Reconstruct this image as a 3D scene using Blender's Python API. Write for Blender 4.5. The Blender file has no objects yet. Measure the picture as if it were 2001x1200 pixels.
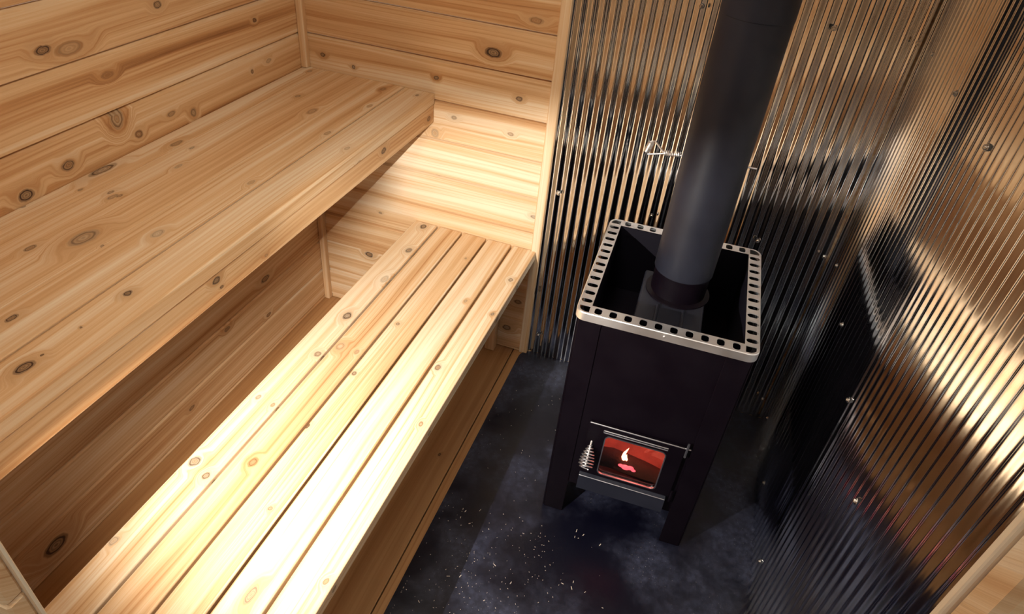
# Cedar sauna corner with a black wood stove against corrugated metal.  World: x right, y into the room, z up, metres.
import bpy, bmesh, math, random
from mathutils import Vector, Matrix
random.seed(7)
SC = bpy.context.scene
COL = SC.collection
PI = math.pi

# knots seen in the wood: (position along the board, position across it, radius, darkness, elongation)
UBK = [(-0.698, 0.073, 0.0121, 0.5, 2), (-0.895, 0.029, 0.0173, 0.7, 2.6), (-1.139, 0.218, 0.0261, 0.55, 1.5), (-1.212, 0.16, 0.01, 0.6, 1.6), (-1.063, 0.332, 0.0134, 0.35, 1.5), (-0.97, 0.124, 0.0068, 0.6, 1.8), (-0.974, 0.152, 0.0067, 0.6, 1.5), (-0.984, 0.143, 0.0081, 0.5, 1.8), (-0.799, 0.163, 0.0085, 0.35, 2), (-0.788, 0.361, 0.0093, 0.3, 1.6), (-0.34, 0.246, 0.0146, 0.35, 1.8), (-0.452, 0.365, 0.0091, 0.4, 1.8), (-1.385, 0.311, 0.0088, 0.8, 1.6), (-1.248, 0.429, 0.0098, 0.95, 1.2), (-1.468, 0.431, 0.0142, 0.9, 1.4), (-1.357, 0.431, 0.0026, 0.9, 1), (-1.435, 0.431, 0.0031, 0.9, 1.2), (-0.071, 0.336, 0.0105, 0.5, 1.5), (-0.218, 0.368, 0.0099, 0.3, 1.8), (-0.262, 0.148, 0.0086, 0.5, 1.5), (-0.054, 0.057, 0.0075, 0.5, 1.5), (-0.061, 0.452, 0.0069, 0.7, 1.3), (-0.701, 0.123, 0.0059, 0.5, 1.5), (-0.511, 0.46, 0.0087, 0.3, 1.5), (-1.145, 0.271, 0.0036, 0.6, 1.5), (-0.991, 0.06, 0.0042, 0.6, 1.6), (-1.1, 0.018, 0.0041, 0.6, 1.5)]
LBK = [(-0.045, 0.469, 0.0151, 0.8, 1.2), (-0.21, 0.492, 0.0143, 0.7, 1.2), (-0.397, 0.497, 0.0152, 0.25, 1.6), (-0.614, 0.486, 0.0158, 0.75, 1.3), (-0.797, 0.499, 0.0119, 0.6, 1), (-1.0, 0.452, 0.0085, 0.5, 1.3), (-1.23, 0.445, 0.0173, 0.65, 1.1), (-1.253, 0.495, 0.0117, 0.7, 1.1), (-1.458, 0.434, 0.0102, 0.4, 1.4), (-0.743, 0.538, 0.0165, 0.3, 1.2), (-0.745, 0.591, 0.0089, 0.4, 1.2), (-1.18, 0.566, 0.013, 0.5, 1.2), (-1.01, 0.501, 0.007, 0.5, 1.3), (-0.585, 0.638, 0.0077, 0.6, 1.1), (-0.825, 0.628, 0.0072, 0.7, 1.2), (-1.035, 0.617, 0.008, 0.9, 1.3), (-1.44, 0.61, 0.0097, 0.9, 1.5), (-1.273, 0.676, 0.0062, 0.7, 1.1), (-0.222, 0.869, 0.0102, 0.6, 1.2), (-0.42, 0.878, 0.0079, 0.7, 1.2), (-0.709, 0.824, 0.0115, 0.6, 1.2), (-0.919, 0.87, 0.0079, 0.5, 1.2), (-1.377, 0.877, 0.008, 0.6, 1.2), (-0.393, 0.778, 0.0065, 0.4, 1.5), (-1.454, 0.758, 0.0115, 0.5, 2.2), (-1.404, 0.804, 0.0058, 0.6, 1.5), (-0.566, 0.897, 0.006, 0.5, 1.2), (-0.169, 0.687, 0.0053, 0.5, 1.2)]
FAK = [(-1.093, 0.916, 0.0103, 0.95, 1.3), (-1.083, 0.937, 0.0046, 0.8, 1.2), (-1.083, 0.893, 0.0046, 0.9, 1.2), (-0.365, 0.909, 0.0123, 0.9, 1.3), (-0.055, 0.895, 0.0104, 0.7, 1.5), (-0.933, 0.882, 0.0049, 0.4, 1.5)]
LWK = [(-0.6, 1.276, 0.0121, 0.7, 1.3), (-0.935, 1.253, 0.0122, 0.8, 1.8), (-0.873, 1.241, 0.0194, 0.35, 2.2), (-0.245, 1.163, 0.0087, 0.85, 1.2), (-0.796, 1.161, 0.0115, 0.25, 1.8), (-0.804, 1.058, 0.0322, 0.55, 0.7), (-0.753, 1.0, 0.0135, 0.6, 1.1), (-0.556, 0.988, 0.0161, 0.6, 0.8), (-0.964, 1.005, 0.0155, 0.7, 1.3), (-1.081, 0.984, 0.0178, 0.85, 1.2), (-0.287, 1.024, 0.0087, 0.7, 0.8), (-0.634, 1.012, 0.0094, 0.5, 1.8), (-0.203, 1.034, 0.0089, 0.4, 1.6), (-0.382, 0.317, 0.0155, 0.7, 1.8), (-0.606, 0.254, 0.0112, 0.6, 1.5), (-0.395, 0.164, 0.01, 0.6, 1.5), (-1.356, 0.07, 0.0308, 0.9, 1.3), (-0.826, 0.087, 0.0111, 0.6, 1.3)]
BWK = [(0.683, 1.13, 0.0199, 0.95, 1.5), (0.087, 1.015, 0.0094, 0.8, 1.2), (0.2, 0.996, 0.0073, 0.8, 1.2), (0.496, 1.017, 0.0087, 0.8, 1.2), (0.778, 1.006, 0.01, 0.8, 1.2), (0.562, 0.899, 0.0087, 0.5, 1.5), (0.495, 0.831, 0.0196, 0.35, 0.8), (0.76, 0.886, 0.0085, 0.5, 1.5), (0.508, 0.691, 0.0073, 0.7, 1.2), (0.222, 0.265, 0.0166, 0.85, 1.2), (0.869, 0.609, 0.0089, 0.6, 1.5), (0.28, 0.468, 0.0059, 0.6, 1.3), (0.847, 0.235, 0.0135, 0.7, 1.2), (0.814, 0.098, 0.016, 0.7, 1.3), (0.807, 1.243, 0.0128, 0.4, 2)]
UBK = [(a, b + 0.967, r, d, e) for a, b, r, d, e in UBK]; LBK = [(a, b + 0.477, r, d, e) for a, b, r, d, e in LBK]
FAK = [(a, b + 0.491, r, d, e) for a, b, r, d, e in FAK]; LWK = [(a, b + 0.014, r, d, e) for a, b, r, d, e in LWK]; BWK = [(a, b - 0.014, r, d, e) for a, b, r, d, e in BWK]
# ------------------------------------------------------------------ object helpers
def link(o, parent=None):
    COL.objects.link(o)
    if parent is not None:
        o.parent = parent
    return o

def tag(o, label=None, cat=None, group=None, kind=None):
    if label: o['label'] = label
    if cat: o['category'] = cat
    if group: o['group'] = group
    if kind: o['kind'] = kind
    return o

def empty(name, loc=(0, 0, 0), rz=0.0):
    o = bpy.data.objects.new(name, None)
    o.empty_display_size = 0.05
    o.location = loc
    o.rotation_euler = (0, 0, rz)
    return link(o)

def finish(bm, name, mat, parent=None, smooth=False, world=False, off=None):
    """link a bmesh as one object; world=True: coordinates are world ones, re-based on the parent's location"""
    if off is None and world and parent is not None:
        off = parent.location
    if off is not None:
        bmesh.ops.translate(bm, verts=bm.verts, vec=-Vector(off))
    bm.normal_update()
    me = bpy.data.meshes.new(name)
    bm.to_mesh(me); bm.free()
    for p in me.polygons: p.use_smooth = smooth
    if smooth:
        me.set_sharp_from_angle(angle=math.radians(35))
    mats = mat if isinstance(mat, (list, tuple)) else [mat]
    for m in mats: me.materials.append(m)
    return link(bpy.data.objects.new(name, me), parent)

def box(bm, x0, x1, y0, y1, z0, z1, bev=0.0, seg=2):
    r = bmesh.ops.create_cube(bm, size=1.0)
    vs = r['verts']
    bmesh.ops.scale(bm, vec=(x1 - x0, y1 - y0, z1 - z0), verts=vs)
    bmesh.ops.translate(bm, vec=((x0 + x1) / 2, (y0 + y1) / 2, (z0 + z1) / 2), verts=vs)
    if bev > 0:
        es = list({e for v in vs for e in v.link_edges})
        bmesh.ops.bevel(bm, geom=es, offset=bev, segments=seg, profile=0.5, affect='EDGES', clamp_overlap=True)

def wood_uv(bm, axis, seeds=None, tones=None):
    """u along the grain, v = sum of the other two coordinates; call while coordinates are world ones"""
    uvl = bm.loops.layers.uv.verify()
    o = [i for i in range(3) if i != axis]
    for f in bm.faces:
        for l in f.loops:
            c = l.vert.co
            l[uvl].uv = (c[axis], c[o[0]] + c[o[1]])

def set_attr(bm, seed, tone):
    ls = bm.faces.layers.float.get('seed') or bm.faces.layers.float.new('seed')
    lt = bm.faces.layers.float.get('tone') or bm.faces.layers.float.new('tone')
    for f in bm.faces:
        if not f.tag:
            f[ls] = seed; f[lt] = tone; f.tag = True

def tube(bm, pts, r, n=8, cap=True):
    """round tube along a list of points"""
    pts = [Vector(p) for p in pts]
    rings = []
    up = None
    for i, p in enumerate(pts):
        if i == 0: d = pts[1] - pts[0]
        elif i == len(pts) - 1: d = pts[-1] - pts[-2]
        else: d = pts[i + 1] - pts[i - 1]
        d.normalize()
        if up is None:
            up = Vector((0, 0, 1)) if abs(d.z) < 0.9 else Vector((1, 0, 0))
        a = (up - d * up.dot(d)).normalized(); up = a
        b = d.cross(a)
        rr = r[i] if isinstance(r, (list, tuple)) else r
        rings.append([bm.verts.new(p + (a * math.cos(2 * PI * k / n) + b * math.sin(2 * PI * k / n)) * rr) for k in range(n)])
    for i in range(len(rings) - 1):
        for k in range(n):
            bm.faces.new((rings[i][k], rings[i][(k + 1) % n], rings[i + 1][(k + 1) % n], rings[i + 1][k]))
    if cap:
        bm.faces.new(rings[0][::-1]); bm.faces.new(rings[-1])

def lathe(bm, prof, n=48, c=(0, 0, 0), closed=False):
    """surface of revolution about z; prof = [(r, z)...]"""
    rings = []
    for r, z in prof:
        if r < 1e-6:
            rings.append([bm.verts.new((c[0], c[1], c[2] + z))])
        else:
            rings.append([bm.verts.new((c[0] + r * math.cos(2 * PI * k / n), c[1] + r * math.sin(2 * PI * k / n), c[2] + z)) for k in range(n)])
    m = len(rings)
    for i in range(m if closed else m - 1):
        A, B = rings[i], rings[(i + 1) % m]
        for k in range(n):
            k2 = (k + 1) % n
            if len(A) == 1 and len(B) == 1: continue
            if len(A) == 1: bm.faces.new((A[0], B[k2], B[k]))
            elif len(B) == 1: bm.faces.new((A[k], A[k2], B[0]))
            else: bm.faces.new((A[k], A[k2], B[k2], B[k]))

def rrect(x0, x1, y0, y1, r, seg=6):
    pts = []
    for cx, cy, a0 in ((x1 - r, y1 - r, 0), (x0 + r, y1 - r, 90), (x0 + r, y0 + r, 180), (x1 - r, y0 + r, 270)):
        for k in range(seg + 1):
            a = math.radians(a0 + 90.0 * k / seg)
            pts.append((cx + r * math.cos(a), cy + r * math.sin(a)))
    return pts

# ------------------------------------------------------------------ materials
class NT:
    def __init__(s, nt): s.nt = nt; s.N = nt.nodes; s.L = nt.links
    def node(s, t, **kw):
        n = s.N.new(t)
        for k, v in kw.items(): setattr(n, k, v)
        return n
    def put(s, sock, v):
        if isinstance(v, bpy.types.NodeSocket): s.L.new(v, sock)
        elif v is not None: sock.default_value = v
    def math(s, op, a, b=None, c=None, clamp=False):
        n = s.node('ShaderNodeMath', operation=op, use_clamp=clamp)
        s.put(n.inputs[0], a); s.put(n.inputs[1], b)
        if c is not None: s.put(n.inputs[2], c)
        return n.outputs[0]
    def vmath(s, op, a, b=None):
        n = s.node('ShaderNodeVectorMath', operation=op)
        s.put(n.inputs[0], a)
        if b is not None: s.put(n.inputs[1], b)
        return n.outputs['Value'] if op in ('LENGTH', 'DOT_PRODUCT') else n.outputs[0]
    def xyz(s, x, y, z):
        n = s.node('ShaderNodeCombineXYZ')
        s.put(n.inputs[0], x); s.put(n.inputs[1], y); s.put(n.inputs[2], z)
        return n.outputs[0]
    def noise(s, vec, scale=1.0, detail=2.0, rough=0.5, dist=0.0, out='Fac'):
        n = s.node('ShaderNodeTexNoise')
        s.put(n.inputs['Vector'], vec); n.inputs['Scale'].default_value = scale
        n.inputs['Detail'].default_value = detail; n.inputs['Roughness'].default_value = rough
        n.inputs['Distortion'].default_value = dist
        return n.outputs[out]
    def ss(s, v, a, b, lo=0.0, hi=1.0, kind='SMOOTHSTEP'):
        n = s.node('ShaderNodeMapRange', interpolation_type=kind)
        s.put(n.inputs['Value'], v)
        for k, x in (('From Min', a), ('From Max', b), ('To Min', lo), ('To Max', hi)): s.put(n.inputs[k], x)
        return n.outputs['Result']
    def mix(s, f, a, b, mode='MIX'):
        n = s.node('ShaderNodeMix', data_type='RGBA', blend_type=mode)
        s.put(n.inputs[0], f); s.put(n.inputs[6], a); s.put(n.inputs[7], b)
        return n.outputs[2]
    def ramp(s, f, stops, interp='LINEAR'):
        n = s.node('ShaderNodeValToRGB')
        cr = n.color_ramp; cr.interpolation = interp
        while len(cr.elements) < len(stops): cr.elements.new(0.5)
        for e, (p, c) in zip(cr.elements, stops):
            e.position = p; e.color = (*c, 1)
        s.put(n.inputs[0], f)
        return n.outputs[0]
    def bump(s, h, strength, dist):
        n = s.node('ShaderNodeBump')
        n.inputs['Strength'].default_value = strength; n.inputs['Distance'].default_value = dist
        s.put(n.inputs['Height'], h)
        return n.outputs[0]

def mat_new(name):
    m = bpy.data.materials.new(name); m.use_nodes = True
    m.node_tree.nodes.clear()
    t = NT(m.node_tree)
    b = t.node('ShaderNodeBsdfPrincipled'); o = t.node('ShaderNodeOutputMaterial')
    t.L.new(b.outputs[0], o.inputs[0])
    return m, t, b

def knot_group():
    g = bpy.data.node_groups.new('wood_knot', 'ShaderNodeTree')
    I = g.interface
    for n, ty in (('UV', 'NodeSocketVector'), ('Center', 'NodeSocketVector'), ('InvSize', 'NodeSocketVector'), ('R', 'NodeSocketFloat'),
                  ('Dark', 'NodeSocketFloat'), ('G', 'NodeSocketFloat'), ('Mask', 'NodeSocketFloat'), ('Halo', 'NodeSocketFloat')):
        I.new_socket(n, in_out='INPUT', socket_type=ty)
    for n in ('G', 'Mask', 'Halo'): I.new_socket(n, in_out='OUTPUT', socket_type='NodeSocketFloat')
    t = NT(g)
    i = t.node('NodeGroupInput'); o = t.node('NodeGroupOutput')
    d = t.vmath('MULTIPLY', t.vmath('SUBTRACT', i.outputs['UV'], i.outputs['Center']), i.outputs['InvSize'])
    r = t.vmath('LENGTH', d)
    w = t.ss(r, 0.9, 2.9, 1.0, 0.0)
    tgt = t.math('MULTIPLY', r, i.outputs['R'])
    sep = t.node('ShaderNodeSeparateXYZ'); t.L.new(i.outputs['Center'], sep.inputs[0])
    tgt = t.math('ADD', tgt, sep.outputs[1])
    gm = t.math('ADD', t.math('MULTIPLY', i.outputs['G'], t.math('SUBTRACT', 1.0, w)), t.math('MULTIPLY', tgt, w))
    t.L.new(gm, o.inputs['G'])
    core = t.ss(r, 1.12, 0.72, 0.0, 1.0)
    eye = t.ss(r, 0.75, 0.35, 1.0, 0.62)
    ringy = t.math('ADD', 0.78, t.math('MULTIPLY', t.math('SINE', t.math('MULTIPLY', r, 21.0)), 0.22))
    m = t.math('MULTIPLY', t.math('MULTIPLY', t.math('MULTIPLY', core, eye), ringy), i.outputs['Dark'])
    t.L.new(t.math('MAXIMUM', m, i.outputs['Mask']), o.inputs['Mask'])
    h = t.math('MULTIPLY', t.ss(r, 3.4, 0.9, 0.0, 1.0), i.outputs['Dark'])
    t.L.new(t.math('MAXIMUM', h, i.outputs['Halo']), o.inputs['Halo'])
    return g
KG = knot_group()

def wood(name, knots=(), pale=(0.84, 0.70, 0.51), mid=(0.71, 0.465, 0.25), red=(0.54, 0.28, 0.115), dark=(0.28, 0.115, 0.038),
         rough=0.55, shift=0.0):
    m, t, b = mat_new(name)
    uv = t.node('ShaderNodeUVMap').outputs[0]
    sd = t.node('ShaderNodeAttribute', attribute_name='seed').outputs['Fac']
    tn = t.node('ShaderNodeAttribute', attribute_name='tone').outputs['Fac']
    sp = t.node('ShaderNodeSeparateXYZ'); t.L.new(uv, sp.inputs[0])
    u, v = sp.outputs[0], sp.outputs[1]
    seedz = t.math('MULTIPLY', sd, 7.31)
    # knots bend the grain round themselves
    wob = t.noise(t.xyz(t.math('MULTIPLY', u, 60.0), t.math('MULTIPLY', v, 60.0), seedz), 1.0, 2.0, 0.5, out='Color')
    uvw = t.vmath('ADD', uv, t.vmath('MULTIPLY', t.vmath('SUBTRACT', wob, (0.5, 0.5, 0.5)), (0.010, 0.006, 0.0)))
    warp = t.noise(t.xyz(t.math('MULTIPLY', u, 1.6), t.math('MULTIPLY', v, 9.0), seedz), 1.0, 1.0, 0.4)
    G = t.math('ADD', v, t.math('MULTIPLY', t.math('SUBTRACT', warp, 0.5), 0.030))
    M = 0.0; H = 0.0
    for (ku, kv, kr, kd, ka) in knots:
        n = t.node('ShaderNodeGroup'); n.node_tree = KG
        t.put(n.inputs['UV'], uvw); n.inputs['Center'].default_value = (ku, kv, 0)
        n.inputs['InvSize'].default_value = (1 / (kr * ka * 0.92), 1 / (kr * 0.80), 0)
        n.inputs['R'].default_value = kr; n.inputs['Dark'].default_value = kd
        t.put(n.inputs['G'], G); t.put(n.inputs['Mask'], M); t.put(n.inputs['Halo'], H)
        G, M, H = n.outputs['G'], n.outputs['Mask'], n.outputs['Halo']
    # wide colour bands, growth rings and fine fibres, all along G
    band = t.noise(t.xyz(t.math('MULTIPLY', u, 0.55), t.math('MULTIPLY', G, 26.0), seedz), 1.0, 2.0, 0.5)
    streak = t.noise(t.xyz(t.math('MULTIPLY', u, 1.1), t.math('MULTIPLY', G, 120.0), t.math('ADD', seedz, 3.0)), 1.0, 3.0, 0.6)
    fibre = t.noise(t.xyz(t.math('MULTIPLY', u, 14.0), t.math('MULTIPLY', G, 900.0), seedz), 1.0, 2.0, 0.6)
    ringf = t.noise(t.xyz(t.math('MULTIPLY', u, 0.3), t.math('MULTIPLY', G, 8.0), t.math('ADD', seedz, 9.0)), 1.0, 1.0, 0.5)
    ph = t.math('ADD', t.math('MULTIPLY', G, 540.0), t.math('MULTIPLY', ringf, 12.0))
    rg = t.ss(t.math('SINE', ph), 0.35, 1.0)
    rgm = t.math('MULTIPLY', rg, t.ss(t.noise(t.xyz(t.math('MULTIPLY', u, 1.3), t.math('MULTIPLY', v, 13.0), t.math('ADD', seedz, 5.0)), 1.0, 2.0), 0.42, 0.66, 0.08, 0.85))
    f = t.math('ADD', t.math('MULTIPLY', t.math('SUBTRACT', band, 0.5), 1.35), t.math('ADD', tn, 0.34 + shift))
    f = t.math('ADD', f, t.math('MULTIPLY', t.math('SUBTRACT', streak, 0.5), 0.75))
    f = t.math('ADD', f, t.math('MULTIPLY', rgm, 0.20))
    f = t.math('ADD', f, t.math('MULTIPLY', t.math('SUBTRACT', fibre, 0.5), 0.22), clamp=True)
    colr = t.ramp(f, [(0.0, pale), (0.38, mid), (0.72, red), (1.0, dark)])
    if knots:
        colr = t.mix(t.math('MULTIPLY', H, 0.30, clamp=True), colr, (*[c * 0.62 for c in red], 1))
        colr = t.mix(t.math('MULTIPLY', M, 1.35, clamp=True), colr, (0.055, 0.024, 0.012, 1))
    t.put(b.inputs['Base Color'], colr)
    t.put(b.inputs['Roughness'], t.ss(f, 0, 1, rough - 0.04, rough + 0.1))
    b.inputs['Specular IOR Level'].default_value = 0.35
    t.put(b.inputs['Normal'], t.bump(t.noise(t.xyz(t.math('MULTIPLY', u, 14.0), t.math('MULTIPLY', v, 700.0), 0.0), 1.0, 1.0, 0.5), 0.14, 0.0012))
    return m

def plain(name, c, rough=0.5, metal=0.0, spec=0.5, bump=None, vary=0.0, aniso=None):
    m, t, b = mat_new(name)
    tc = t.node('ShaderNodeTexCoord').outputs['Object']
    n = t.noise(tc, 9.0, 5.0, 0.6)
    if vary:
        t.put(b.inputs['Base Color'], t.ramp(n, [(0.3, tuple(x * (1 - vary) for x in c)), (0.7, tuple(min(1, x * (1 + vary)) for x in c))]))
        t.put(b.inputs['Roughness'], t.ss(n, 0.3, 0.7, rough * 0.88, min(1, rough * 1.12)))
    else:
        b.inputs['Base Color'].default_value = (*c, 1); b.inputs['Roughness'].default_value = rough
    b.inputs['Metallic'].default_value = metal
    b.inputs['Specular IOR Level'].default_value = spec
    if bump:
        t.put(b.inputs['Normal'], t.bump(t.noise(tc, bump[0], 3.0, 0.6), bump[1], bump[2]))
    return m

def glow(name, c, strength):
    m, t, b = mat_new(name)
    b.inputs['Base Color'].default_value = (*c, 1)
    b.inputs['Emission Color'].default_value = (*c, 1); b.inputs['Emission Strength'].default_value = strength
    return m

def near(knots, v0, v1):
    """the knots that touch the strip v0..v1 of a board"""
    return [k for k in knots if v0 < k[1] < v1]
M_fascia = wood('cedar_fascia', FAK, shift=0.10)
M_wood = wood('cedar_plain', [(-0.9, 0.4, 0.01, 0.7, 1.3), (0.3, 0.9, 0.012, 0.7, 1.3), (1.1, 1.4, 0.011, 0.8, 1.3)])
M_floorwood = wood('brown_floor_boards', [(-0.62, 0.80, 0.006, 0.9, 1.2)], pale=(0.52, 0.29, 0.125), mid=(0.43, 0.22, 0.085), red=(0.34, 0.155, 0.055), dark=(0.18, 0.075, 0.025), rough=0.5)

def metal_mat():
    m, t, b = mat_new('corrugated_galvanised_steel')
    tc = t.node('ShaderNodeTexCoord').outputs['Object']
    sp = t.node('ShaderNodeSeparateXYZ'); t.L.new(tc, sp.inputs[0])
    p = t.xyz(t.math('MULTIPLY', sp.outputs[0], 5.0), t.math('MULTIPLY', sp.outputs[1], 5.0), t.math('MULTIPLY', sp.outputs[2], 2.0))
    n = t.noise(p, 1.6, 3.0, 0.55)
    t.put(b.inputs['Base Color'], t.ramp(n, [(0.3, (0.74, 0.765, 0.80)), (0.7, (0.84, 0.86, 0.88))]))
    b.inputs['Metallic'].default_value = 1.0
    t.put(b.inputs['Roughness'], t.ss(n, 0.3, 0.7, 0.065, 0.125))
    t.put(b.inputs['Normal'], t.bump(t.noise(p, 1.5, 1.0, 0.4), 0.10, 0.010))
    return m
M_metal = metal_mat()

def mat_mat():
    m, t, b = mat_new('black_floor_sheet')
    P = t.node('ShaderNodeTexCoord').outputs['Object']
    big = t.noise(P, 3.2, 5.0, 0.62)
    sm = t.noise(P, 55.0, 4.0, 0.7)
    vo = t.node('ShaderNodeTexVoronoi'); t.put(vo.inputs['Vector'], P); vo.inputs['Scale'].default_value = 95.0
    speck = t.math('MULTIPLY', t.ss(vo.outputs['Distance'], 0.16, 0.05), t.ss(big, 0.5, 0.68))
    dust = t.math('MULTIPLY', t.ss(big, 0.42, 0.70), t.ss(sm, 0.35, 0.7, 0.35, 1.0))
    c = t.mix(t.math('MULTIPLY', dust, 0.75), (0.0025, 0.0025, 0.008, 1), (0.050, 0.055, 0.095, 1))
    c = t.mix(t.math('MULTIPLY', speck, 0.5), c, (0.35, 0.32, 0.30, 1))
    t.put(b.inputs['Base Color'], c)
    t.put(b.inputs['Roughness'], t.ss(big, 0.35, 0.7, 0.30, 0.52))
    b.inputs['Specular IOR Level'].default_value = 0.40
    t.put(b.inputs['Normal'], t.bump(t.noise(P, 160.0, 3.0, 0.6), 0.12, 0.002))
    return m
M_mat = mat_mat()
M_stove = plain('black_stove_paint', (0.003, 0.0014, 0.0034), 0.45, 0.0, 0.16, bump=(420, 0.12, 0.0006), vary=0.15)
M_stove_in = plain('matt_black_steel', (0.004, 0.003, 0.007), 0.55, 0.0, 0.2, bump=(200, 0.1, 0.001))
M_pipe = plain('matt_black_pipe_paint', (0.012, 0.013, 0.021), 0.46, 0.0, 0.30, bump=(500, 0.15, 0.0006), vary=0.12)
M_steel = plain('polished_stainless', (0.98, 0.98, 0.97), 0.40, 1.0, 0.5, vary=0.04)
M_chrome = plain('chrome_wire', (0.95, 0.95, 0.96), 0.34, 1.0)
M_brass = plain('screw_steel', (0.62, 0.60, 0.56), 0.25, 1.0)
M_edge = plain('bare_worn_steel_edge', (0.55, 0.55, 0.60), 0.35, 1.0)
M_brick = plain('sooty_firebrick', (0.42, 0.20, 0.15), 0.9, 0.0, 0.2, bump=(60, 0.4, 0.004), vary=0.35)
M_log = plain('charred_log', (0.05, 0.025, 0.015), 0.9, 0.0, 0.2, bump=(40, 0.6, 0.006), vary=0.5)
M_flame = glow('flame', (1.0, 0.42, 0.26), 6.0)
M_ember = glow('embers', (1.0, 0.16, 0.22), 1.1)
M_bulb = glow('lamp_bulb', (1.0, 0.92, 0.78), 1.0)
M_diff = glow('lamp_diffuser', (1.0, 0.90, 0.74), 1.0)
M_shade = plain('black_enamel_shade', (0.02, 0.02, 0.02), 0.6, 0.0, 0.2)
M_white = plain('white_lamp_housing', (0.7, 0.68, 0.64), 0.5)

def glass_mat():
    m = bpy.data.materials.new('stove_window_glass'); m.use_nodes = True
    m.node_tree.nodes.clear(); t = NT(m.node_tree)
    o = t.node('ShaderNodeOutputMaterial')
    tr = t.node('ShaderNodeBsdfTransparent'); tr.inputs[0].default_value = (0.86, 0.72, 0.70, 1)
    gl = t.node('ShaderNodeBsdfGlossy'); gl.inputs['Roughness'].default_value = 0.05
    mx = t.node('ShaderNodeMixShader')
    mx.inputs[0].default_value = 0.05; t.L.new(tr.outputs[0], mx.inputs[1]); t.L.new(gl.outputs[0], mx.inputs[2])
    t.L.new(mx.outputs[0], o.inputs[0])
    return m
M_glass = glass_mat()

# ------------------------------------------------------------------ dimensions
XR = 1.8225          # right wall
YF = -1.78           # inner face of the front (door) wall
H = 2.10
XM = 0.907           # where the wood ends and the metal begins on the back wall
PITCH = 0.1333
ZU, XU, ZB = 0.967, 0.494, 0.869
ZL = 0.477
DX0, DX1 = 0.824, 1.515    # doorway

def planked(name, knots, axis, a0, a1, plane, sign, zmax, z0=0.0125, tones=None, parent=None):
    """a wall of horizontal V-groove planks; axis 0: runs along x in the plane y=plane; axis 1: runs along y in x=plane"""
    bm = bmesh.new()
    k = 0; z = z0 - PITCH
    zs = []
    while z < zmax:
        zs.append(z); z += PITCH
    T = 0.014
    for k, z in enumerate(zs):
        lo = max(z, 0.0); hi = min(z + PITCH, zmax)
        # (depth off the plane, height)
        prof = [(0.0, lo + 0.0015), (T - 0.001, lo + 0.0015), (T, lo + 0.0025), (T, hi - 0.0105), (T * 0.30, hi - 0.0025), (0.0, hi - 0.0025)]
        r0, r1 = [], []
        for d, h in prof:
            for a, rr in ((a0, r0), (a1, r1)):
                rr.append(bm.verts.new((a, plane + sign * d, h) if axis == 0 else (plane + sign * d, a, h)))
        n = len(prof)
        for i in range(n):
            bm.faces.new((r0[i], r0[(i + 1) % n], r1[(i + 1) % n], r1[i]))
        bm.faces.new(r0); bm.faces.new(r1[::-1])
        nb = len(bm.faces) - 8; bm.faces.ensure_lookup_table()
        for fi in range(nb, nb + 8): bm.faces[fi].material_index = k
        tone = (tones[k % len(tones)] if tones else random.uniform(-0.12, 0.2))
        set_attr(bm, random.random() * 9 + k, tone)
    bmesh.ops.recalc_face_normals(bm, faces=bm.faces)
    wood_uv(bm, axis)
    mats = [wood('cedar_%s_plank' % name, near(knots, z, z + PITCH)) for z in zs]
    return finish(bm, name, mats, parent)

def struct(o): o['kind'] = 'structure'; return o

# ------------------------------------------------------------------ the room
bm = bmesh.new(); n = 0
for x0, x1 in ((-0.05, 0.24), (0.242, 0.55), (0.552, 0.8495), (0.8535, XR + 0.06)):
    box(bm, x0, x1, YF - 0.6, 0.05, -0.03, 0.0, 0.001, 1)
    set_attr(bm, 3.3 + n * 2.1, [-0.05, 0.05, 0.12, 0.0][n]); n += 1
wood_uv(bm, 1)
struct(finish(bm, 'floor', M_floorwood))

bt = [0.10, 0.02, 0.06, 0.02, -0.02, -0.16, -0.14, 0.0, 0.05, 0.10, 0.16, 0.0, 0.1, 0.2, 0.0, 0.1]
struct(planked('wall_back', BWK, 0, 0.0, XM - 0.018, 0.0, -1, H, tones=bt))
bm = bmesh.new(); box(bm, XM - 0.019, XR + 0.06, 0.002, 0.03, 0, H); wood_uv(bm, 0); set_attr(bm, 1, 0.1)
struct(finish(bm, 'wall_back', M_wood))
lt = [0.12, 0.16, 0.14, 0.16, 0.18, 0.1, 0.1, 0.1, 0.16, 0.20, 0.12, 0.22, 0.1, 0.2, 0.0, 0.1]
struct(planked('wall_left', LWK, 1, YF, 0.0, 0.0, 1, H, tones=lt))
bm = bmesh.new(); box(bm, XR + 0.004, XR + 0.03, YF, 0.03, 0, H); wood_uv(bm, 1); set_attr(bm, 1, 0.1)
struct(finish(bm, 'wall_right', M_wood))
# ceiling boards
bm = bmesh.new()
x = -0.02; k = 0
while x < XR + 0.03:
    box(bm, x, x + 0.131, YF - 0.05, 0.03, H, H + 0.02, 0.004, 1); set_attr(bm, k * 1.7, random.uniform(-0.1, 0.2)); x += PITCH; k += 1
wood_uv(bm, 1)
struct(finish(bm, 'ceiling', M_wood))
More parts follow.
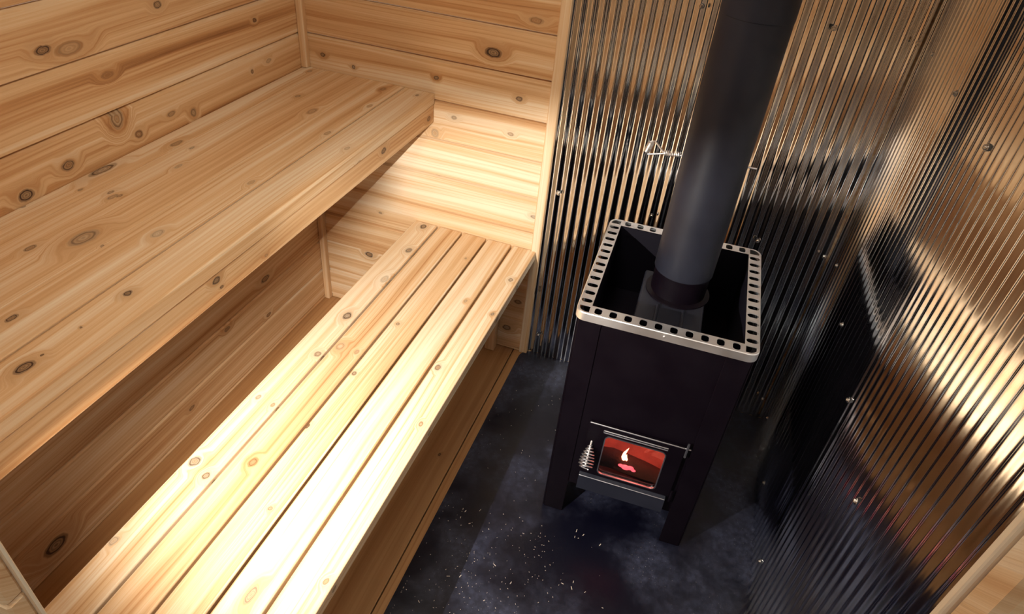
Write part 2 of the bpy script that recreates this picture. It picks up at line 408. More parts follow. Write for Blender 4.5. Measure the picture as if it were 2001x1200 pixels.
# front wall either side of the doorway and above it
def front_piece(name, x0, x1, z0, z1):
    bm = bmesh.new(); z = z0; k = 0
    while z < z1 - 0.002:
        box(bm, x0, x1, YF - 0.020, YF, z, min(z + PITCH - 0.002, z1), 0.003, 1)
        set_attr(bm, 20 + k * 1.3 + x0, random.uniform(-0.1, 0.15)); z += PITCH; k += 1
    wood_uv(bm, 0)
    return bm
wf = front_piece('wall_front', -0.02, DX0 - 0.001, 0, H)
b2 = front_piece('wall_front', DX1 + 0.001, XR + 0.03, 0, H)
b3 = front_piece('wall_front', DX0 - 0.001, DX1 + 0.001, 1.98, H)
for b in (b2, b3):
    me = bpy.data.meshes.new('tmp'); b.to_mesh(me); b.free(); wf.from_mesh(me); bpy.data.meshes.remove(me)
struct(finish(wf, 'wall_front', M_wood))
# door lining: a pale batten on the room side, darker jamb behind it
for i, (xa, s) in enumerate(((DX0, -1), (DX1, 1))):
    bm = bmesh.new()
    xs = sorted((xa, xa + s * 0.012)); box(bm, xs[0], xs[1], YF, YF + 0.006, 0, 1.98, 0.0015, 2); set_attr(bm, 31 + i, -0.25)
    wood_uv(bm, 2); struct(finish(bm, 'trim_%d' % (i + 1), M_wood))
# corner and edge trims
def trim(name, x0, x1, y0, y1, z0, z1, seed, tone, bev=0.003):
    bm = bmesh.new(); box(bm, x0, x1, y0, y1, z0, z1, bev, 2); set_attr(bm, seed, tone); wood_uv(bm, 2)
    return struct(finish(bm, name, M_wood))
trim('trim_3', 0.014, 0.037, -0.037, -0.014, ZU + 0.001, H, 51.2, 0.10)
trim('trim_4', 0.014, 0.037, -0.037, -0.014, 0.0, 0.850, 52.7, 0.0)
trim('trim_5', XM - 0.032, XM, -0.022, 0.0, 0.0, H, 55.5, -0.06)

# ------------------------------------------------------------------ corrugated sheets
CP = 0.032
def sheet_mesh(along, a0, a1, plane, sign, z0, z1, amp=0.0036, ph=0.0):
    bm = bmesh.new()
    L = abs(a1 - a0); ns = int(L / CP * 14); nz = 26
    rows = []
    for j in range(nz + 1):
        z = z0 + (z1 - z0) * j / nz; row = []
        for i in range(ns + 1):
            s = L * i / ns
            a = a0 + (a1 - a0) * i / ns
            d = amp * math.sin(2 * PI * (s + ph) / CP) + amp
            d += 0.0009 * math.sin(3.1 * z + 5 * a) * math.sin(9 * a + 2.3 * z)
            p = plane + sign * d
            row.append(bm.verts.new((a, p, z) if along == 0 else (p, a, z)))
        rows.append(row)
    for j in range(nz):
        for i in range(ns):
            bm.faces.new((rows[j][i], rows[j][i + 1], rows[j + 1][i + 1], rows[j + 1][i]))
    return bm

def sheet(name, label, along, a0, a1, plane, sign, screws, ph=0.0):
    base = (a0, plane, 0) if along == 0 else (plane, a0, 0)
    r = tag(empty(name, base), label, 'metal sheet', 'corrugated metal sheets lining the stove corner')
    o = finish(sheet_mesh(along, a0, a1, plane, sign, 0.006, H - 0.004, ph=ph), 'corrugated_panel', M_metal, r, smooth=False, world=True)
    for p in o.data.polygons: p.use_smooth = True
    for a, z in screws:
        bm = bmesh.new()
        lathe(bm, [(0, 0), (0.0072, 0.0), (0.0072, 0.0014), (0.0045, 0.0016), (0.0045, 0.0048), (0.0032, 0.0060), (0, 0.0062)], n=6 * 2)
        if along == 0: rot = Matrix.Rotation(PI / 2, 4, 'X')
        else: rot = Matrix.Rotation(-PI / 2, 4, 'Y')
        bmesh.ops.transform(bm, matrix=rot, verts=bm.verts)
        s = finish(bm, 'screw', M_brass, r, smooth=True)
        d = sign * 0.0066
        w = Vector((a, plane + d, z)) if along == 0 else Vector((plane + d, a, z))
        s.location = w - r.location
    return r
sheet('corrugated_metal_sheet', 'shiny corrugated metal sheet on the back wall behind the stove and its pipe', 0, XM, XR - 0.001, 0.0, -1,
      [(x, z) for z in (0.10, 0.715, 1.353, 1.95) for x in (0.9415, 1.2560, 1.5920, 1.794)], ph=0.0155)
sheet('corrugated_metal_sheet', 'corrugated metal sheet on the right wall, the one next to the back corner', 1, -0.010, -0.7440, XR, -1,
      [(y, z) for z in (0.10, 0.745, 1.353) for y in (-0.099, -0.40, -0.695)], ph=0.0)
sheet('corrugated_metal_sheet', 'corrugated metal sheet on the right wall, the one reaching the doorway frame', 1, -0.7448, YF + 0.004, XR - 0.002, -1,
      [(y, z) for z in (0.10, 0.745, 1.353) for y in (-0.990, -1.30, -1.61)], ph=0.031)

# ------------------------------------------------------------------ floor sheet
MX0 = 0.884
bm = bmesh.new()
pts = [(XR + 0.002, -0.0005)]
for k in range(9):
    a = PI / 2 + PI / 2 * k / 8
    pts.append((MX0 + 0.05 + 0.05 * math.cos(a), -0.0505 + 0.05 * math.sin(a)))
pts += [(MX0, YF - 0.02), (XR + 0.002, YF - 0.02)]
lo = [bm.verts.new((x, y, 0.0005)) for x, y in pts]; hi = [bm.verts.new((x, y, 0.0045)) for x, y in pts]
bm.faces.new(hi); bm.faces.new(lo[::-1])
for i in range(len(pts)):
    j = (i + 1) % len(pts); bm.faces.new((lo[i], lo[j], hi[j], hi[i]))
bmesh.ops.recalc_face_normals(bm, faces=bm.faces)
tag(finish(bm, 'floor_sheet', M_mat), 'dusty black floor sheet under and around the stove', 'floor covering')

# sawdust and wood shavings on the black sheet
bm = bmesh.new(); rs = random.Random(11)
def shaving(x, y, l, w):
    a = rs.uniform(0, PI); h = rs.uniform(0.0005, 0.0018)
    dx, dy = math.cos(a) * l / 2, math.sin(a) * l / 2; px, py = -math.sin(a) * w / 2, math.cos(a) * w / 2
    z = 0.0046
    lower = [bm.verts.new((x + sx * dx + sy * px, y + sx * dy + sy * py, z)) for sx, sy in ((-1, -1), (1, -1), (1, 1), (-1, 1))]
    upper = [bm.verts.new((v.co.x, v.co.y, z + h)) for v in lower]
    bm.faces.new(upper)
    for i in range(4): bm.faces.new((lower[i], lower[(i + 1) % 4], upper[(i + 1) % 4], upper[i]))
for i in range(330):
    x = min(max(rs.gauss(1.10, 0.13), 0.90), 1.78); y = rs.uniform(-1.25, -0.75) if i % 3 else rs.uniform(-1.3, -0.2)
    if 1.14 < x < 1.63 and y > -0.74: continue
    shaving(x, y, rs.uniform(0.001, 0.0035), rs.uniform(0.0005, 0.0011))
for i in range(34):
    shaving(rs.uniform(0.92, 1.6), rs.uniform(-1.15, -0.72), rs.uniform(0.005, 0.011), rs.uniform(0.001, 0.002))
tag(finish(bm, 'wood_shavings', plain('pale_shavings', (0.62, 0.52, 0.42), 0.8)), 'pale wood shavings and sawdust scattered over the black floor sheet', 'shavings', kind='stuff')

# ------------------------------------------------------------------ benches
def board(name, mat, parent, x0, x1, y0, y1, z0, z1, axis, seed, tone, bev=0.003):
    bm = bmesh.new(); box(bm, x0, x1, y0, y1, z0, z1, bev, 2); set_attr(bm, seed, tone); wood_uv(bm, axis)
    return finish(bm, name, mat, parent, world=True)
WK = 0.0152   # face of the planking
# knots are stored as (u, across); the top faces carry v = x + z
ub = tag(empty('upper_bench', (XU / 2, YF / 2, 0)), 'deep upper cedar bench against the left plank wall with a boxed front edge', 'bench')
for x0, x1, sd, tn in ((WK, 0.0878, 1.3, -0.13), (0.0898, 0.2722, 4.1, 0.02), (0.2732, 0.3835, 7.7, 0.04), (0.3865, XU, 11.9, -0.10)):
    board('slat', wood('cedar_upper_slat', near(UBK, x0 + ZU, x1 + ZU)), ub, x0, x1, YF + 0.003, -WK, ZU - 0.036, ZU, 1, sd, tn, 0.0022 if x1 < XU else 0.005)
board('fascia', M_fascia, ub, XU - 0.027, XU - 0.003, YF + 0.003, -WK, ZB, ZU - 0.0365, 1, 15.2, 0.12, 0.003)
for y in (-0.045, -0.60, -1.20, YF + 0.05):
    board('bearer', M_wood, ub, 0.020 + 0.02, XU - 0.030, y - 0.019, y + 0.019, ZB + 0.005, ZU - 0.0365, 0, 21 + y, 0.05)

lb = tag(empty('lower_bench', (0.66, YF / 2, 0)), 'low cedar bench of five long slats between the upper bench and the stove', 'bench')
edges = [0.4239, 0.5157, 0.6121, 0.7065, 0.8030, 0.8975]
tl = [-0.16, 0.02, -0.06, -0.16, -0.10]
for i in range(5):
    # the bench runs very slightly out of parallel with the wall
    x0 = edges[i] + (0.0035 if i else 0); x1 = edges[i + 1] - 0.0035
    bm = bmesh.new(); box(bm, x0, x1, YF + 0.003, -WK, ZL - 0.036, ZL, 0.004, 3)
    set_attr(bm, 30 + i * 3.37, tl[i]); wood_uv(bm, 1)
    finish(bm, 'slat', wood('cedar_lower_slat', near(LBK, x0 + ZL, x1 + ZL)), lb, world=True)
board('light_block_rail', M_wood, lb, 0.784, 0.822, YF + 0.004, -WK - 0.001, ZL - 0.105, ZL - 0.0365, 1, 47.3, 0.05)  # hidden piece added to stop lamp light leaking through the slat gap
for y, xe in ((-0.040, 0.783), (-0.62, 0.783), (-1.20, 0.783), (YF + 0.06, 0.783)):
    board('bearer', M_wood, lb, 0.450, xe, y - 0.019, y + 0.019, ZL - 0.125, ZL - 0.0365, 0, 41 + y, 0.05)
for y in (-0.040, YF + 0.06):
    for x in (0.470, 0.763):
        board('leg', M_wood, lb, x - 0.019, x + 0.019, y - 0.019, y + 0.019, 0.0003, ZL - 0.1255, 2, 45 + y + x, 0.05)

# ------------------------------------------------------------------ stove
SX, SY, SYAW = 1.3815, -0.4345, math.radians(2.0)
st = tag(empty('wood_stove', (SX, SY, 0), SYAW), 'black steel sauna wood stove with lit window and slotted steel top rim', 'stove')
HW, HD = 0.2185, 0.244       # half sizes of the rim
BW_, BD = 0.2095, 0.235      # half sizes of the body
ZT = 0.779
def loops(bm, ls, close=True):
    R = [[bm.verts.new(p) for p in l] for l in ls]
    n = len(R[0])
    for a, b in zip(R, R[1:] + ([R[0]] if close else [])):
        for k in range(n):
            bm.faces.new((a[k], a[(k + 1) % n], b[(k + 1) % n], b[k]))
    return R
def loop(x0, x1, y0, y1, r, z, seg=7): return [(x, y, z) for x, y in rrect(x0, x1, y0, y1, r, seg)]
ZBOT = 0.145
bm = bmesh.new()
w = 0.005
ls = [loop(-BW_, BW_, -BD, BD, 0.030, ZBOT), loop(-BW_, BW_, -BD, BD, 0.030, ZT - 0.012),
      loop(-BW_ + w, BW_ - w, -BD + w, BD - w, 0.025, ZT - 0.012), loop(-BW_ + w, BW_ - w, -BD + w, BD - w, 0.025, ZBOT)]
loops(bm, ls); bmesh.ops.recalc_face_normals(bm, faces=bm.faces)
body = finish(bm, 'body', M_stove, st)
# window opening cut out of the shell
WX0, WX1, WZ0, WZ1 = -0.0775, 0.0925, 0.232, 0.392
bm = bmesh.new()
pr_ = rrect(WX0, WX1, WZ0, WZ1, 0.016, 5)
A = [bm.verts.new((x, -BD - 0.05, z)) for x, z in pr_]; Bq = [bm.verts.new((x, -BD + 0.05, z)) for x, z in pr_]
bm.faces.new(A); bm.faces.new(Bq[::-1])
for i in range(len(A)): bm.faces.new((A[i], Bq[i], Bq[(i + 1) % len(A)], A[(i + 1) % len(A)]))
bmesh.ops.recalc_face_normals(bm, faces=bm.faces)
cut = finish(bm, 'cutter', M_stove); cut.parent = st
md = body.modifiers.new('cut', 'BOOLEAN'); md.object = cut; md.operation = 'DIFFERENCE'; md.solver = 'EXACT'
bpy.context.view_layer.update()
dg = bpy.context.evaluated_depsgraph_get()
nm = bpy.data.meshes.new_from_object(body.evaluated_get(dg))
body.modifiers.clear(); body.data = nm
bpy.data.objects.remove(cut)
for p in nm.polygons: p.use_smooth = True
nm.set_sharp_from_angle(angle=math.radians(30))

def part(name, mat, boxes, bev=0.001, parent=st, smooth=False, seg=2):
    bm = bmesh.new()
    for b in boxes: box(bm, *b, bev, seg)
    return finish(bm, name, mat, parent, smooth=smooth)
part('rock_tray', M_stove_in, [(-BW_ + 0.006, BW_ - 0.006, -BD + 0.006, BD - 0.006, 0.555, 0.560)])
part('floor_plate', M_stove, [(-BW_ + 0.006, BW_ - 0.006, -BD + 0.006, BD - 0.006, ZBOT + 0.001, ZBOT + 0.006)])
# brick-lined firebox: back, sides and bed
part('firebox_lining', M_brick, [(-0.16, 0.16, 0.06, 0.075, 0.16, 0.45), (-0.175, -0.161, -0.20, 0.075, 0.16, 0.45), (0.161, 0.175, -0.20, 0.075, 0.16, 0.45),
                                 (-0.16, 0.16, -0.20, 0.059, 0.153, 0.165), (-0.175, 0.175, -0.20, 0.075, 0.451, 0.46)])
# angle legs, each with two flanges and a worn lower end
for sx in (-1, 1):
    for sy in (-1, 1):
        xo, yo = sx * (BW_ + 0.0), sy * (BD + 0.0035)
        X = sorted((xo, xo - sx * 0.058)); Y = sorted((yo - sy * 0.004, yo))
        Y2 = sorted((yo - sy * 0.004, yo - sy * 0.055)); X2 = sorted((xo, xo - sx * 0.005))
        top = ZT - 0.026
        bm = bmesh.new()
        box(bm, X[0], X[1], Y[0] + (0.0 if sy < 0 else 0.0), Y[1], 0.0048, top, 0.001, 1)
        box(bm, X2[0] + sx * 0.0052, X2[1] + sx * 0.0052, Y2[0], Y2[1], 0.0048, top, 0.001, 1)
        finish(bm, 'leg', M_stove, st)

# stainless rim with slots, rounded corners, outer skirt and inner lip
FW = 0.034
def cell(bm, outer, inner, z, th=0.0015):
    """plate cell: outer and inner closed loops with the same number of points"""
    n = len(outer)
    T = [bm.verts.new((x, y, z)) for x, y in outer]; U = [bm.verts.new((x, y, z)) for x, y in inner]
    D = [bm.verts.new((x, y, z - th)) for x, y in inner]
    for k in range(n):
        j = (k + 1) % n
        bm.faces.new((T[k], T[j], U[j], U[k])); bm.faces.new((U[k], U[j], D[j], D[k]))
def ray_rect(px, py, dx, dy, x0, x1, y0, y1):
    t = 1e9
    if abs(dx) > 1e-9: t = min(t, ((x1 if dx > 0 else x0) - px) / dx)
    if abs(dy) > 1e-9: t = min(t, ((y1 if dy > 0 else y0) - py) / dy)
    return px + dx * t, py + dy * t
def slot_cell(bm, x0, x1, y0, y1, sx, sy, r, z, seg=5):
    cx, cy = (x0 + x1) / 2, (y0 + y1) / 2
    inner = rrect(cx - sx, cx + sx, cy - sy, cy + sy, r, seg)
    outer = []
    for x, y in inner:
        outer.append(ray_rect(cx, cy, x - cx, y - cy, x0, x1, y0, y1))
    # pin the nearest outer point to each rectangle corner so cells tile without gaps
    for qx in (x0, x1):
        for qy in (y0, y1):
            i = min(range(len(outer)), key=lambda i: (outer[i][0] - qx) ** 2 + (outer[i][1] - qy) ** 2)
            outer[i] = (qx, qy)
    cell(bm, outer, inner, z)
bm = bmesh.new()
ix, iy = HW - FW, HD - FW
N1, N2 = 10, 12
for s in (-1, 1):
    for k in range(N1):
        a = -ix + 2 * ix * k / N1; b = -ix + 2 * ix * (k + 1) / N1
        Y = sorted((s * iy, s * HD)); slot_cell(bm, a, b, Y[0], Y[1], 0.0090, 0.0122, 0.0070, ZT)
    for k in range(N2):
        a = -iy + 2 * iy * k / N2; b = -iy + 2 * iy * (k + 1) / N2
        X = sorted((s * ix, s * HW)); slot_cell(bm, X[0], X[1], a, b, 0.0138, 0.0082, 0.0078, ZT)
RC = 0.024
for sx in (-1, 1):
    for sy in (-1, 1):
        outer, inner = [], []
        cx, cy = ix + FW - RC, iy + FW - RC
        seg = 8
        outer += [(ix, iy + FW)] if False else []
        arc = [(cx + RC * math.cos(math.radians(90 * k / seg)), cy + RC * math.sin(math.radians(90 * k / seg))) for k in range(seg + 1)]
        outer = [(ix + FW, iy)] + arc + [(ix, iy + FW), (ix, iy)]
        r2 = RC - 0.005; c2x, c2y = ix + FW - 0.005 - r2, iy + FW - 0.005 - r2
        arc2 = [(c2x + r2 * math.cos(math.radians(90 * k / seg)), c2y + r2 * math.sin(math.radians(90 * k / seg))) for k in range(seg + 1)]
        inner = [(ix + FW - 0.005, iy + 0.005)] + arc2 + [(ix + 0.003, iy + FW - 0.005), (ix + 0.003, iy + 0.005)]
        O = [(x * sx, y * sy) for x, y in outer]; I2 = [(x * sx, y * sy) for x, y in inner]
        if sx * sy < 0: O.reverse(); I2.reverse()
        cell(bm, O, I2, ZT)
# rolled outer edge and skirt, inner drop lip
sk = [loop(-HW, HW, -HD, HD, RC, ZT, 8), loop(-HW - 0.0015, HW + 0.0015, -HD - 0.0015, HD + 0.0015, RC + 0.001, ZT - 0.002, 8),
      loop(-HW - 0.0015, HW + 0.0015, -HD - 0.0015, HD + 0.0015, RC + 0.001, ZT - 0.024, 8),
      loop(-HW, HW, -HD, HD, RC, ZT - 0.0245, 8)]
loops(bm, sk, close=False)
bmesh.ops.remove_doubles(bm, verts=bm.verts, dist=1e-5)
bmesh.ops.recalc_face_normals(bm, faces=bm.faces)
rim = finish(bm, 'guard_rim', M_steel, st, smooth=True)
rim['label'] = 'polished steel rim with rows of slots'
bm = bmesh.new(); lathe(bm, [(0, 0.0028), (0.0022, 0.0022), (0.0032, 0.0), (0, 0)], n=14)
bmesh.ops.rotate(bm, cent=(0, 0, 0), matrix=Matrix.Rotation(PI / 2, 3, 'X'), verts=bm.verts)
riv = finish(bm, 'rivet', M_chrome, rim, smooth=True); riv.location = (0.0, -HD - 0.0015, ZT - 0.012)
# dark cavity walls under the slots: inner liner of the rock container, with the drop lip of the rim
bm = bmesh.new()
li = [loop(-ix, ix, -iy, iy, 0.002, ZT - 0.0016, 8), loop(-ix, ix, -iy, iy, 0.002, ZT - 0.030, 8), loop(-ix - 0.0012, ix + 0.0012, -iy - 0.0012, iy + 0.0012, 0.002, ZT - 0.030, 8)]
loops(bm, li, close=False)
loops(bm, [loop(-ix - 0.0022, ix + 0.0022, -iy - 0.0022, iy + 0.0022, 0.004, 0.5605), loop(-ix - 0.0022, ix + 0.0022, -iy - 0.0022, iy + 0.0022, 0.004, ZT - 0.031),
           loop(-ix - 0.005, ix + 0.005, -iy - 0.005, iy + 0.005, 0.006, ZT - 0.031), loop(-ix - 0.005, ix + 0.005, -iy - 0.005, iy + 0.005, 0.006, 0.5605)])
bmesh.ops.recalc_face_normals(bm, faces=bm.faces)
finish(bm, 'rock_container', M_stove_in, st)
# flue box: raised channel running from the pipe to the front
fx0, fx1 = -0.083, 0.088
bm = bmesh.new()
box(bm, fx0, fx1, -iy + 0.010, 0.075, 0.5605, 0.738, 0.006, 3)
for xx in (-0.030, 0.036):  # raised ridges stand in for two bright reflection streaks
    tube(bm, [(xx, -iy + 0.02, 0.7385), (xx, -0.085, 0.7385)], 0.0045, 8)
finish(bm, 'flue_box', M_pipe, st, smooth=True)
# collar
PX, PY = 0.0115, 0.0057
bm = bmesh.new()
lathe(bm, [(0.070, 0.7382), (0.085, 0.7382), (0.085, 0.742), (0.0725, 0.745), (0.0725, 0.812), (0.069, 0.812), (0.069, 0.745)], n=64, c=(PX, PY, 0), closed=True)
bmesh.ops.recalc_face_normals(bm, faces=bm.faces)
finish(bm, 'flue_collar', M_stove, st, smooth=True)
bm = bmesh.new()
lathe(bm, [(0.0852, 0.7405), (0.0862, 0.7405), (0.0862, 0.7425), (0.0852, 0.7425)], n=64, c=(PX, PY, 0), closed=True)
bmesh.ops.recalc_face_normals(bm, faces=bm.faces)
# door: plate with window frame, top bar, hinge, coil handle, ash lip
yd = -BD - 0.0035
dz0, dz1, dx0, dx1 = 0.222, 0.425, -0.126, 0.134
bm = bmesh.new()
o_ = rrect(dx0, dx1, dz0, dz1, 0.003, 5); i_ = rrect(WX0, WX1, WZ0, WZ1, 0.016, 5)
R4 = []
for pts_, y in ((o_, yd - 0.010), (i_, yd - 0.010), (i_, yd), (o_, yd)):
    R4.append([bm.verts.new((x, y, z)) for x, z in pts_])
n = len(o_)
for a in range(4):
    A, Bq = R4[a], R4[(a + 1) % 4]
    for k in range(n): bm.faces.new((A[k], A[(k + 1) % n], Bq[(k + 1) % n], Bq[k]))
bmesh.ops.recalc_face_normals(bm, faces=bm.faces)
door = finish(bm, 'door', M_stove, st)
bm = bmesh.new()
pg = rrect(WX0 + 0.0005, WX1 - 0.0005, WZ0 + 0.0005, WZ1 - 0.0005, 0.0155, 5)
F = [bm.verts.new((x, yd - 0.0065, z)) for x, z in pg]; K = [bm.verts.new((x, yd - 0.0035, z)) for x, z in pg]
bm.faces.new(F[::-1]); bm.faces.new(K)
for k in range(len(F)): bm.faces.new((F[k], F[(k + 1) % len(F)], K[(k + 1) % len(F)], K[k]))
bmesh.ops.recalc_face_normals(bm, faces=bm.faces)
tag(finish(bm, 'window_glass', M_glass, door), 'small glass pane glowing red from the fire')
bm = bmesh.new()
q1 = rrect(WX0, WX1, WZ0, WZ1, 0.016, 5); q2 = rrect(WX0 + 0.003, WX1 - 0.003, WZ0 + 0.003, WZ1 - 0.003, 0.013, 5)
RR = [[bm.verts.new((x, y, z)) for x, z in q] for q, y in ((q1, yd - 0.0112), (q2, yd - 0.0112), (q2, yd - 0.0066), (q1, yd - 0.0100))]
for a in range(4):
    A, Bq = RR[a], RR[(a + 1) % 4]
    for k in range(len(q1)): bm.faces.new((A[k], A[(k + 1) % len(q1)], Bq[(k + 1) % len(q1)], Bq[k]))
bmesh.ops.recalc_face_normals(bm, faces=bm.faces)
finish(bm, 'window_frame', M_edge, door)
bm = bmesh.new()
for z in (0.4035, 0.4105):
    tube(bm, [(-0.083, yd - 0.0125, z), (0.092, yd - 0.0125, z)], 0.0017, 8)
tube(bm, [(-0.083, yd - 0.0125, 0.4035), (-0.0845, yd - 0.0125, 0.407), (-0.083, yd - 0.0125, 0.4105)], 0.0017, 8)
finish(bm, 'retainer_rod', M_edge, door, smooth=True)
bm = bmesh.new(); tube(bm, [(dx0 + 0.002, yd - 0.0105, dz1 + 0.0015), (dx1 + 0.014, yd - 0.0105, dz1 + 0.0015)], 0.0018, 8)
finish(bm, 'top_edge_bar', M_edge, st, smooth=True)
bm = bmesh.new(); tube(bm, [(dx1 + 0.004, yd - 0.011, 0.395), (dx1 + 0.004, yd - 0.011, 0.446)], 0.0032, 10)
finish(bm, 'hinge_pin', M_edge, st, smooth=True)
bm = bmesh.new(); tube(bm, [(dx1 + 0.004, yd - 0.011, 0.205), (dx1 + 0.004, yd - 0.011, 0.250)], 0.0032, 10)
finish(bm, 'hinge_pin', M_stove, st, smooth=True)
# ash lip: sloping tray below the door
bm = bmesh.new()
lx0, lx1 = -0.124, 0.126
prof = [(yd, 0.222), (yd - 0.020, 0.216), (yd - 0.026, 0.166), (yd - 0.022, 0.166), (yd - 0.017, 0.212), (yd, 0.216)]
L0 = [bm.verts.new((lx0, y, z)) for y, z in prof]; L1 = [bm.verts.new((lx1, y, z)) for y, z in prof]
bm.faces.new(L0); bm.faces.new(L1[::-1])
for k in range(len(prof)): bm.faces.new((L0[k], L0[(k + 1) % len(prof)], L1[(k + 1) % len(prof)], L1[k]))
bmesh.ops.recalc_face_normals(bm, faces=bm.faces)
lip = finish(bm, 'ash_lip', M_pipe, st)
bm = bmesh.new(); tube(bm, [(lx0 + 0.001, yd - 0.0205, 0.2165), (lx1 - 0.001, yd - 0.0205, 0.2165)], 0.0013, 6)
finish(bm, 'lip_edge', M_edge, lip, smooth=True)
# conical coil handle pointing out of the door
hd = Vector((0.0, -0.80, -0.60)).normalized(); h0 = Vector((-0.110, yd - 0.012, 0.352))
ha = Vector((1, 0, 0)); hb = hd.cross(ha).normalized()
bm = bmesh.new(); P = []; turns = 8; Lh = 0.066
for k in range(turns * 14 + 1):
    s = k / (turns * 14.0)
    r = 0.0045 + 0.0150 * math.sin(min(1, s * 1.12) * PI * 0.62) if s < 0.9 else 0.0045 + 0.0150 * math.sin(min(1, 0.9 * 1.12) * PI * 0.62) * (1 - (s - 0.9) * 6.5)
    a = 2 * PI * turns * s
    P.append(h0 + hd * (0.008 + Lh * s) + ha * math.cos(a) * r + hb * math.sin(a) * r)
tube(bm, P, 0.0018, 6)
tube(bm, [h0 + hd * -0.006, h0 + hd * 0.066], 0.0028, 8)
finish(bm, 'coil_handle', M_chrome, door, smooth=True)

# fire: log with flame
lg = tag(empty('firewood_log', (SX + 0.003, SY - 0.166, 0.175)), 'charred log burning behind the stove window', 'firewood')
bm = bmesh.new()
tube(bm, [(-0.12, 0.0, 0.030), (-0.04, 0.01, 0.033), (0.05, 0.0, 0.030), (0.115, -0.01, 0.031)], [0.027, 0.031, 0.029, 0.026], 14)
for v in bm.verts: v.co += Vector((rs.uniform(-1, 1), rs.uniform(-1, 1), rs.uniform(-1, 1))) * 0.0025
finish(bm, 'log_body', M_log, lg, smooth=True)
bm = bmesh.new()
for cx, cy, h, w_ in ((-0.004, -0.02, 0.060, 0.0060), (0.004, -0.019, 0.030, 0.0045)):
    lathe(bm, [(0, 0), (w_ * 0.8, 0.006), (w_, h * 0.25), (w_ * 0.7, h * 0.55), (w_ * 0.3, h * 0.85), (0, h)], n=14, c=(cx, cy + 0.012, 0.056))
for v in bm.verts: v.co.x += 0.006 * math.sin(v.co.z * 60)
tag(finish(bm, 'flame', M_flame, lg, smooth=True), 'small bright flame', kind=None)
bm = bmesh.new()
for ex, ey, ez, er in ((0.004, -0.026, 0.051, 0.011), (0.018, -0.024, 0.052, 0.009), (-0.010, -0.025, 0.052, 0.007), (0.028, -0.027, 0.049, 0.006)):
    q = bmesh.ops.create_uvsphere(bm, u_segments=12, v_segments=8, radius=er)['verts']
    for v in q: v.co = Vector((v.co.x * 1.2 + rs.uniform(-1, 1) * 0.0008, v.co.y * 0.8, v.co.z * 0.5)) + Vector((ex, ey, ez))
finish(bm, 'glowing_embers', M_ember, lg, smooth=True)
fl = bpy.data.lights.new('fire_light', 'POINT'); fl.energy = 1.0; fl.color = (1.0, 0.30, 0.24); fl.shadow_soft_size = 0.02
flo = bpy.data.objects.new('fire_light', fl); link(flo); flo.location = (SX + 0.03, SY - 0.05, 0.36)

# ------------------------------------------------------------------ stove pipe
cxp = SX + PX * math.cos(SYAW) - PY * math.sin(SYAW); cyp = SY + PX * math.sin(SYAW) + PY * math.cos(SYAW)
pp = tag(empty('stove_pipe', (cxp, cyp, 0.8125)), 'tall matt black stove pipe rising from the top of the stove', 'stove pipe')
bm = bmesh.new()
RP = 0.0762
prof = [(RP - 0.0018, 0.8122), (RP, 0.8122), (RP, 1.4415), (RP + 0.0008, 1.4420), (RP + 0.0008, H + 0.02), (RP - 0.0018, H + 0.02)]
lathe(bm, prof, n=72, c=(cxp, cyp, 0), closed=True); bmesh.ops.recalc_face_normals(bm, faces=bm.faces)
finish(bm, 'pipe_wall', M_pipe, pp, smooth=True, world=True)
# damper: rod through the pipe, spring and triangular coil grip
zd = 1.113
bm = bmesh.new()
tube(bm, [(cxp - RP - 0.045, cyp, zd - 0.004), (cxp + RP + 0.020, cyp, zd + 0.006)], 0.0023, 8)
dm = finish(bm, 'damper_rod', M_chrome, pp, smooth=True, world=True)
def coil(bm, a, b, r, turns, wr):
    a, b = Vector(a), Vector(b); d = (b - a).normalized()
    up = Vector((0, 0, 1)) if abs(d.z) < 0.9 else Vector((0, 1, 0))
    e = (up - d * up.dot(d)).normalized(); f = d.cross(e); P = []
    N = int(turns * 12)
    for k in range(N + 1):
        s = k / N; an = 2 * PI * turns * s
        P.append(a + (b - a) * s + (e * math.cos(an) + f * math.sin(an)) * r)
    tube(bm, P, wr, 6)
bm = bmesh.new(); coil(bm, (cxp - RP - 0.042, cyp, zd - 0.004), (cxp - RP - 0.004, cyp, zd), 0.0056, 8, 0.0014)
o = finish(bm, 'damper_spring', M_chrome, dm, smooth=True, off=pp.location)
bm = bmesh.new()
hx = cxp - RP - 0.043
tri = [(hx, cyp, zd - 0.004), (hx - 0.027, cyp, zd + 0.021), (hx - 0.034, cyp, zd + 0.018), (hx - 0.041, cyp, zd - 0.010), (hx - 0.037, cyp, zd - 0.016), (hx, cyp, zd - 0.006)]
tube(bm, tri, 0.0023, 8)
coil(bm, (hx - 0.034, cyp, zd + 0.016), (hx - 0.041, cyp, zd - 0.010), 0.0066, 8, 0.0015)
finish(bm, 'damper_grip', M_chrome, dm, smooth=True, off=pp.location)

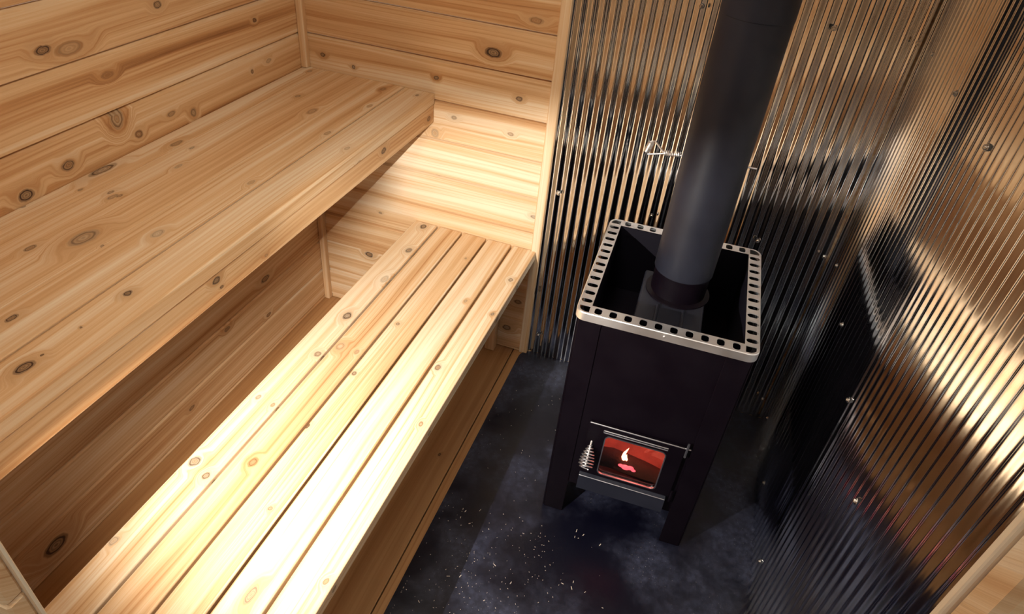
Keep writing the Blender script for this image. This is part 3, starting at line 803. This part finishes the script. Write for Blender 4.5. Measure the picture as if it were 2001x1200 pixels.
# ------------------------------------------------------------------ lamps of the room
cl = tag(empty('ceiling_lamp', (0.98, -0.98, H)), 'round ceiling lamp over the middle of the room', 'lamp')
bm = bmesh.new(); lathe(bm, [(0, 0), (0.17, 0), (0.17, -0.022), (0.160, -0.024), (0.160, -0.012), (0, -0.012)], n=40)
finish(bm, 'lamp_housing', M_white, cl, smooth=True)
bm = bmesh.new(); lathe(bm, [(0.158, -0.013), (0.158, -0.024), (0.12, -0.034), (0, -0.040)], n=40)
finish(bm, 'lamp_diffuser', M_diff, cl, smooth=True)
S = Vector((0.700, YF + 0.044, 1.145))
nrm = Vector((0.235, -0.135, -1.0)).normalized()
wl = tag(empty('wall_lamp', S), 'small shaded lamp beside the doorway', 'lamp')
rot = Vector((0, 0, -1)).rotation_difference(nrm).to_matrix()
bm = bmesh.new(); lathe(bm, [(0, 0.0), (0.034, 0.0), (0.034, -0.0095), (0.036, -0.0095), (0.036, 0.003), (0.012, 0.016), (0, 0.016)], n=40)
bmesh.ops.rotate(bm, cent=(0, 0, 0), matrix=rot, verts=bm.verts)
finish(bm, 'lamp_shade', M_shade, wl, smooth=True)
bm = bmesh.new(); box(bm, -0.0095, -0.0080, -0.020, 0.045, -0.0245, 0.004, 0.0005, 1)  # unseen plate added to keep the beam off the upper bench fascia
finish(bm, 'added_beam_shield', M_shade, wl)
bm = bmesh.new(); lathe(bm, [(0.010, 0.006), (0.010, -0.006), (0.006, -0.010), (0, -0.011)], n=24)
bmesh.ops.translate(bm, vec=(0.0, -0.026, -0.010), verts=bm.verts)
finish(bm, 'lamp_bulb', M_bulb, wl, smooth=True)
bm = bmesh.new(); tube(bm, [(0, 0, 0.010), (0, -0.02, 0.03), (0, -0.050, 0.03)], 0.006, 10)
finish(bm, 'lamp_bracket', M_shade, wl, smooth=True)

BULB, DIFF = 12.0, 28.0
M_bulb.node_tree.nodes['Principled BSDF'].inputs['Emission Strength'].default_value = BULB
M_diff.node_tree.nodes['Principled BSDF'].inputs['Emission Strength'].default_value = DIFF
sl = bpy.data.lights.new('wall_lamp_beam', 'SPOT'); sl.energy = 96.0; sl.color = (1.0, 0.945, 0.865)
sl.spot_size = math.radians(130); sl.spot_blend = 1.0; sl.shadow_soft_size = 0.002
so = bpy.data.objects.new('wall_lamp_beam', sl); link(so)
so.location = S + nrm * 0.010
so.rotation_euler = (Vector((0.86, 0.0, 0.56)) - so.location).to_track_quat('-Z', 'Y').to_euler()

# evening sky outside the doorway
wd = bpy.data.worlds.new('dusk'); SC.world = wd; wd.use_nodes = True
wt = NT(wd.node_tree); bg = wd.node_tree.nodes['Background']
wz = wt.node('ShaderNodeSeparateXYZ'); wt.L.new(wt.node('ShaderNodeTexCoord').outputs['Generated'], wz.inputs[0])
wt.put(bg.inputs[0], wt.ramp(wz.outputs[2], [(0.0, (0.02, 0.018, 0.016)), (0.03, (0.10, 0.09, 0.08)), (0.5, (0.80, 0.78, 0.76))]))
bg.inputs[1].default_value = 1.0

# ------------------------------------------------------------------ camera
cam = bpy.data.cameras.new('camera'); co = bpy.data.objects.new('camera', cam); link(co); SC.camera = co
cam.sensor_width = 36.0; cam.sensor_fit = 'HORIZONTAL'; cam.lens = 1320.36 * 36.0 / 2001.0
cam.clip_start = 0.02; cam.clip_end = 50
co.matrix_world = Matrix.Translation((1.3682, -1.9894, 1.7663)) @ Matrix.Rotation(0.2676, 4, 'Z') @ Matrix.Rotation(0.9191, 4, 'X') @ Matrix.Rotation(0.1077, 4, 'Z')

vs = SC.view_settings
SC.display_settings.display_device = 'sRGB'
vs.view_transform = 'Standard'; vs.look = 'None'; vs.gamma = 1.0; vs.use_curve_mapping = False
vs.exposure = 0.50
SC.cycles.max_bounces = 7; SC.cycles.glossy_bounces = 5; SC.cycles.diffuse_bounces = 3
SC.cycles.use_adaptive_sampling = True; SC.cycles.adaptive_threshold = 0.06; SC.cycles.adaptive_min_samples = 16
SC.cycles.use_denoising = True
SC.cycles.sample_clamp_indirect = 6.0
